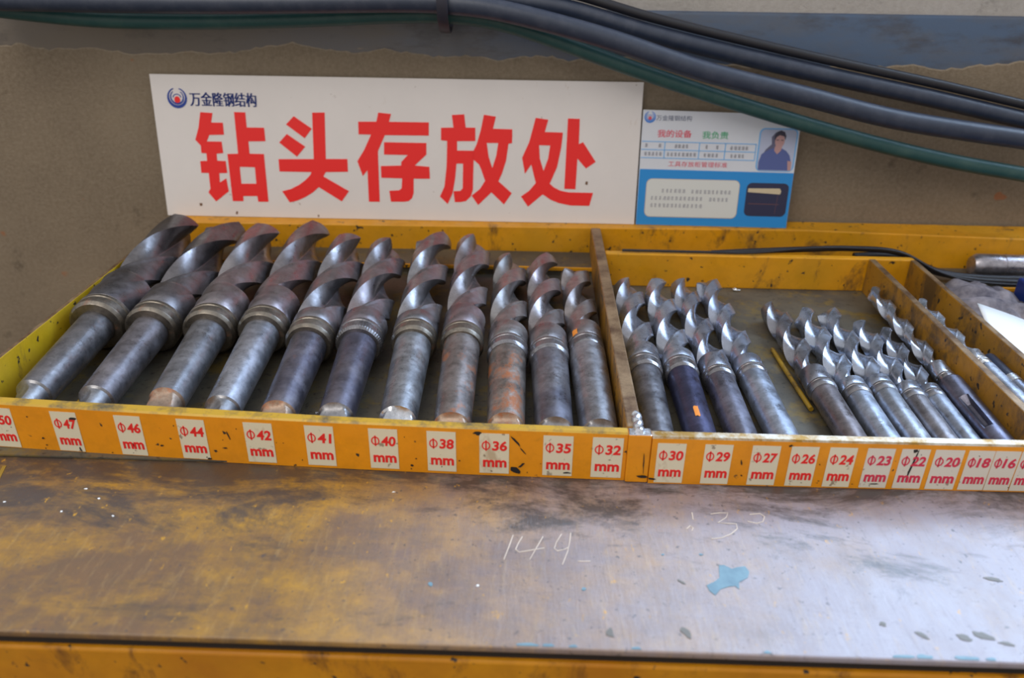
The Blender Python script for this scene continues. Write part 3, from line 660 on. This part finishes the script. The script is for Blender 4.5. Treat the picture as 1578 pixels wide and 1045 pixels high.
def logo(parent, f, cx, cy, R, m1, m2):
    g = [[arc(cx, cy, R, R*.80, math.radians(108), math.radians(432), 40, R*.10)],
         [arc(cx, cy+R*.05, R*.70, R*.58, math.radians(125), math.radians(415), 36, R*.06)],
         [arc(cx, cy-R*.05, R*.46, R*.38, math.radians(15), math.radians(165), 18)]]
    lg = merged_glyph('logo', g, m1, parent, f)
    dot = polybox('logo_dot', [(cx+R*.30*math.cos(2*PI*k/20), cy-R*.18+R*.34*math.sin(2*PI*k/20)) for k in range(20)], m2, parent, f, 0, .0004)
logo(sg, fS, 28.3, 134.2, 11.2, M_blue, M_red)
me_ = text_mesh('\u4e07\u91d1\u9686\u94a2\u7ed3\u6784')
xs_ = [v.co.x for v in me_.vertices]; ys_ = [v.co.y for v in me_.vertices]
vv_ = []; ff_ = []
for k_, dx_ in enumerate((-.45, -.15, .15, .45)):   # heavy strokes: the same lettering laid side by side
    b_ = len(vv_)
    for v in me_.vertices: vv_.append(fS(42.9+dx_+(v.co.x-min(xs_))/(max(xs_)-min(xs_))*75.2, 125.7+(v.co.y-min(ys_))/(max(ys_)-min(ys_))*15.2, .0003+.00003*k_))
    ff_ += [tuple(b_+q for q in p.vertices) for p in me_.polygons]
mesh('lettering', vv_, ff_, M_blue, sg)
for cx, cz, r in ((41, 14, 1.6), (83, 4.5, 1.6), (495, 47, 1.6), (180, 3, 1)):
    polybox('stain', jag(cx, cz, r, r*1.3, 9), plain('rust_stain', S(110, 76, 50), .6), sg, fS, .00005, .0003)

CA = Vector((.12416, .88612, .0405)); CB = Vector((.29895, .88426, .0405)); fC = board_frame(CA, CB, math.radians(6))
cd = polybox('information_card', [(0, .2), (-.8, 130.5), (175.2, 128), (175.6, .2)], M_card, None, fC, -.0025, 0)
tag(cd, 'small blue and white notice board with a portrait, leaning right of the large sign', 'notice board')
def cp(name, pts, m, d0=0., d1=.0003, par=None): return polybox(name, pts, m, par or cd, fC, d0, d1)
def rrect(x0, y0, x1, y1, r, n=5):
    out = []
    for cx, cy, a in ((x1-r, y1-r, 0), (x0+r, y1-r, PI/2), (x0+r, y0+r, PI), (x1-r, y0+r, 3*PI/2)):
        out += [(cx+r*math.cos(a+PI/2*k/n), cy+r*math.sin(a+PI/2*k/n)) for k in range(n+1)]
    return out
cp('blue_panel', [(.2, .4), (.1, 65.1), (175.2, 64.2), (175.4, .4)], M_cyan)
cp('text_box', rrect(8.8, 10, 116, 54.6, 6.5), plain('box_rim', S(196, 176, 150)), .0003, .0005)
cp('text_box', rrect(9.4, 10.6, 115.4, 54.0, 6), M_cbox, .0005, .0006)
logo(cd, fC, 7.2, 122.8, 6.3, plain('logo_pale_blue', S(70, 130, 214)), M_cred)
fc2 = lambda u, v, d: fC(u, v, d)
text('lettering', '\u4e07\u91d1\u9686\u94a2\u7ed3\u6784', (14.2, 119.2, 54, 125.2), plain('card_navy', S(96, 104, 130)), cd, fc2, .0)
text('lettering', '\u6211\u7684\u8bbe\u5907', (17, 101, 55.5, 109.4), M_cred, cd, fc2, .012)
text('lettering', '\u6211\u8d1f\u8d23', (67.3, 100.4, 96.5, 108.6), M_cgrn, cd, fc2, .012)
text('lettering', '\u5de5\u5177\u5b58\u653e\u67dc\u7ba1\u7406\u6807\u51c6', (32, 68.6, 99, 74.6), M_cred, cd, fc2, .0)
tl = []
for y in (96.2, 87.2, 78.0): tl.append([[(0, y-.45), (129, y-1.1), (129, y-.2), (0, y+.45)]])
for x in (26.3, 65.3, 94.5, 128.8): tl.append([[(x-.5, 77.6), (x+.5, 77.6), (x+.5, 96), (x-.5, 96)]])
tbl = merged_glyph('table_lines', tl, M_cline, cd, fc2, .0003)
def smear(x0, x1, y, h, m=M_ctxt):   # print too small to read: broken dashes of glyph size
    g = []; x = x0
    while x < x1-h*.5:
        wd = h*random.uniform(.55, .85)
        for k in range(3):
            yy = y+h*(.08+.33*k); a = random.uniform(0, .25)*wd; g.append([[(x+a, yy), (x+wd, yy), (x+wd, yy+h*.14), (x+a, yy+h*.14)]])
        q = x+wd*random.uniform(.3, .6); g.append([[(q, y), (q+h*.12, y), (q+h*.12, y+h), (q, y+h)]])
        x += h*1.02
    return merged_glyph('small_print', g, m, cd, lambda u, v, d: fC(u, v, d+.0006), .0001)
for a, b, y in ((3.5, 8, 90), (19, 24, 90), (37, 53, 89.6), (72, 76.5, 89.4), (84, 88.5, 89.2), (100, 120, 88.8), (3.5, 24, 80.6), (29, 62, 80.4), (71, 88, 80.2), (101, 117, 80)):
    smear(a, b, y, 4.2)
for a, b, y in ((27, 57, 38.6), (61, 109, 38.2), (15, 76, 30), (82, 104, 29.6), (15, 76, 21.5)): smear(a, b, y, 4.6)
# printed portrait: rounded frame, person in a blue work shirt
cp('portrait', rrect(131, 65.6, 174, 113.6, 6), M_cline, 0, .0003)
cp('portrait', rrect(132.6, 66.4, 172.4, 112.2, 5), plain('portrait_ground', S(178, 186, 212)), .0003, .0004)
pm = plain('portrait_hair', S(52, 50, 70)); ps = plain('portrait_skin', S(186, 146, 146)); pb = plain('portrait_shirt', S(84, 98, 156)); pd = plain('portrait_shade', S(96, 96, 124))
cp('portrait', [(137, 84), (140, 90), (146, 96), (145, 104), (149, 109), (154, 108), (152, 96), (148, 86)], pd, .0004, .00045)
cp('portrait', [(134, 67), (133.6, 76), (136, 85), (143, 89.5), (149, 92), (153, 88), (157, 92), (163, 89), (167.5, 84), (170.5, 75), (169.5, 67)], pb, .00045, .0005)
cp('portrait', [(150, 94), (149.5, 89), (153.2, 85), (157, 89), (158, 94)], ps, .0005, .00055)
cp('portrait', [(154.5+5.4*math.cos(2*PI*k/18), 99.8+7.6*math.sin(2*PI*k/18)) for k in range(18)], ps, .00055, .0006)
cp('portrait', [(148.6, 99), (148, 105), (150, 109.5), (154.5, 111.4), (159, 109.6), (161, 105), (160.3, 100.5), (159, 104.6), (154, 106.2), (150.5, 104)], pm, .0006, .00065)
cp('portrait', [(150.5, 101), (153.4, 101.2), (153.4, 100.4), (150.5, 100.2)], pm, .0006, .00065)
cp('portrait', [(155.6, 101.2), (158.5, 101), (158.5, 100.2), (155.6, 100.4)], pm, .0006, .00065)
cp('portrait', [(166, 78), (170.6, 77), (171, 67), (167.5, 67)], ps, .0005, .00055)
cp('tray_picture', rrect(124.2, 13.6, 172.2, 52.2, 6), plain('photo_navy', S(44, 46, 76)), .0003, .0005)
cp('tray_picture', [(126, 45.8), (162, 46.4), (164, 43), (163, 39.6), (126, 41.5)], plain('photo_cream', S(206, 190, 160)), .0005, .0006)
cp('tray_picture', [(128, 28.6), (163, 28.2), (163, 27.4), (128, 27.8)], plain('photo_brown', S(104, 70, 76)), .0005, .0006)
cp('tray_picture', [(160.5, 39), (161.4, 39), (160, 17), (159.2, 17)], plain('photo_brown2', S(84, 62, 80)), .0005, .0006)

# ------------------------------------------------------------------ cables on the wall
CAB = {"green": [[-588.3, 874.0, 269.7], [-561.9, 874.0, 265.6], [-460.4, 874.0, 257.7], [-357.2, 874.0, 257.4], [-254.0, 874.0, 260.8], [-151.6, 874.0, 266.2], [-90.7, 874.0, 267.1], [-43.6, 874.0, 262.2], [3.3, 874.0, 250.3], [90.7, 874.0, 222.0], [180.9, 874.0, 194.9], [273.2, 874.0, 169.3], [367.1, 874.0, 145.8], [461.1, 874.0, 126.2], [547.6, 874.0, 112.7], [594.1, 874.0, 105.5]], "B": [[-574.2, 857.0, 279.7], [-548.2, 857.0, 276.4], [-347.2, 857.0, 276.3], [-214.0, 857.0, 278.9], [-134.7, 857.0, 280.7], [-88.7, 857.0, 279.6], [-30.9, 857.0, 273.1], [70.4, 857.0, 250.0], [174.8, 857.0, 219.4], [280.8, 857.0, 196.4], [389.0, 857.0, 172.9], [525.2, 857.0, 155.0], [576.7, 857.0, 148.4]], "A": [[-589.7, 886.0, 290.1], [-356.4, 886.0, 288.4], [-152.2, 886.0, 288.9], [-71.2, 886.0, 286.3], [-17.1, 886.0, 280.9], [36.5, 886.0, 273.6], [120.9, 886.0, 252.1], [213.6, 886.0, 232.2], [322.0, 886.0, 210.9], [432.1, 886.0, 190.5], [536.5, 886.0, 169.6], [590.0, 886.0, 160.1]], "E": [[-152.2, 885.0, 304.4], [-71.2, 885.0, 301.8], [-17.1, 885.0, 296.4], [36.5, 885.0, 289.1], [120.9, 885.0, 267.6], [213.6, 885.0, 247.7], [322.0, 885.0, 226.4], [432.1, 885.0, 206.0], [536.5, 885.0, 185.1], [590.0, 885.0, 175.6]]}
CD = {'green': (8.3, M_green, 'dark green rubber cable, lowest of the bundle, passing over the notice board corner', 'cable'),
      'B': (10.5, M_cable, 'thick black cable running just above the green one across the wall', 'cable'),
      'A': (9.5, M_cable, 'upper thick black cable descending to the right above the other thick one', 'cable'),
      'E': (5, M_wire, 'thin black cable, topmost of the bundle', 'cable')}
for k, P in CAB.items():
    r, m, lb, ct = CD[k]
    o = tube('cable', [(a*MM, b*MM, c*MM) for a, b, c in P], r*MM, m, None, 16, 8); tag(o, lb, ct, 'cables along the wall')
# clamp round the bundle
cl = empty('cable_clamp', (-.093, .9135, .275)); tag(cl, 'dark steel strap clamp holding the cable bundle to the wall above the sign', 'clamp')
vs = []; fs = []; N = 40
for j, xx in enumerate((-.0055, -.0045, .0045, .0055)):
    for k in range(N):
        q = 2*PI*k/N
        for rr in (0, 1):
            t = .0025 if rr else 0.
            if j in (0, 3) and rr: t = .0018
            cyy = -.0355+(.0345+t)*math.cos(q)*(1.0 if math.cos(q) < 0 else .90); czz = .007+(.0300+t)*math.sin(q)
            vs.append((xx, cyy, czz))
for j in range(3):
    for k in range(N):
        a = (j*N+k)*2; b = (j*N+(k+1) % N)*2; c = a+2*N; d = b+2*N
        fs.append((a, b, d, c)); fs.append((a+1, c+1, d+1, b+1))
for j in (0, 3):
    for k in range(N):
        a = (j*N+k)*2; b = (j*N+(k+1) % N)*2; fs.append((a, a+1, b+1, b))
mesh('strap', vs, fs, plain('clamp_steel', S(50, 50, 62), .45, .3), cl, 40)
vs, fs = lathe([(0, .004), (.004, .004), (.0045, .003)], 6)
mesh('bolt_head', [(x, -z_*0+(-.0045+y), z+.0445) for x, y, z in vs for z_ in (0,)], fs, M_tang, cl, 30)

# ------------------------------------------------------------------ clutter in the rear right
wires = [[(.10, .7985, .0415), (.18, .7985, .0414), (.24, .799, .0416), (.30, .806, .0455), (.35, .811, .0450), (.40, .8065, .0430), (.45, .808, .020), (.50, .810, .0085), (.58, .810, .006), (.64, .810, .006)],
         [(.20, .815, .034), (.24, .8125, .038), (.30, .812, .0420), (.35, .816, .0425), (.40, .812, .0405), (.45, .815, .018), (.50, .818, .008), (.58, .818, .006), (.64, .818, .006)],
         [(.36, .826, .030), (.41, .827, .030), (.46, .828, .012), (.51, .8285, .0062), (.58, .8285, .0062), (.64, .8285, .0062)]]
for k, P in enumerate(wires):
    o = tube('wire', P, (.0014, .0032, .0042)[k], M_wire, None, 10, 8)
    tag(o, ['thin black wire running along the top of the inner back plate', 'black wire looping up behind the inner back plate', 'short black wire lowest behind the narrow compartment'][k], 'wire', 'loose black wires')
sr = empty('steel_bar', (.503, .8465, .0147)); tag(sr, 'thick round steel bar with chamfered dark end lying behind the wires at the right edge', 'bar')
vs, fs = lathe([(0, .0085), (.0004, .0100), (.006, .0130), (.030, .0131), (.0305, .0122), (.034, .0122), (.0345, .0128), (.12, .0128), (.1205, .011)], 40)
mesh('bar_body', [(y, -x, z) for x, y, z in vs], fs, [steel('bar_steel', S(176, 172, 180), .18, .3, 95)], sr, 35)
# grey rag
vs = []; fs = []; nx, ny = 26, 20
for j in range(ny):
    for i in range(nx):
        u = i/(nx-1); v = j/(ny-1)
        x_ = .418+.095*u+.004*v; y_ = .705+.085*v-.01*u*(1-v)
        z_ = .004+.016*abs(noise.noise(Vector((u*4, v*4, 1))))+.012*math.sin(u*3.0)*math.sin(v*2.6)
        vs.append((x_, y_, z_))
for j in range(ny-1):
    for i in range(nx-1): a = j*nx+i; fs.append((a, a+1, a+nx+1, a+nx))
rg = mesh('rag', vs, fs, M_rag, None, 60); tag(rg, 'crumpled grey rag in the compartment at the right edge', 'rag')
md = rg.modifiers.new('thick', 'SOLIDIFY'); md.thickness = .0015; md.offset = 1
# white curved card
vs = []; fs = []; nx = 16
c00, c10, c11, c01 = Vector((.443, .716, .0250)), Vector((.520, .655, .0060)), Vector((.466, .572, .0040)), Vector((.4225, .640, .0200))
for i in range(nx+1):
    t = i/nx
    for k in range(5):
        q = k/4; p = c00.lerp(c10, t).lerp(c01.lerp(c11, t), q); p.z += .0035*math.sin(t*PI)*(1-.3*q); vs.append(p)
for i in range(nx):
    for k in range(4): a = i*5+k; fs.append((a, a+1, a+6, a+5))
wc = mesh('paper_sheet', vs, fs, M_white, None, 60); tag(wc, 'bright white curved sheet of paper lying over the rag at the right edge', 'paper')
md = wc.modifiers.new('thick', 'SOLIDIFY'); md.thickness = .0006
bx = box('plastic_box', .520, .60, .705, .785, .0020, .026, M_bluebox, None, .002); tag(bx, 'dark blue plastic box beside the rag at the right edge', 'box')
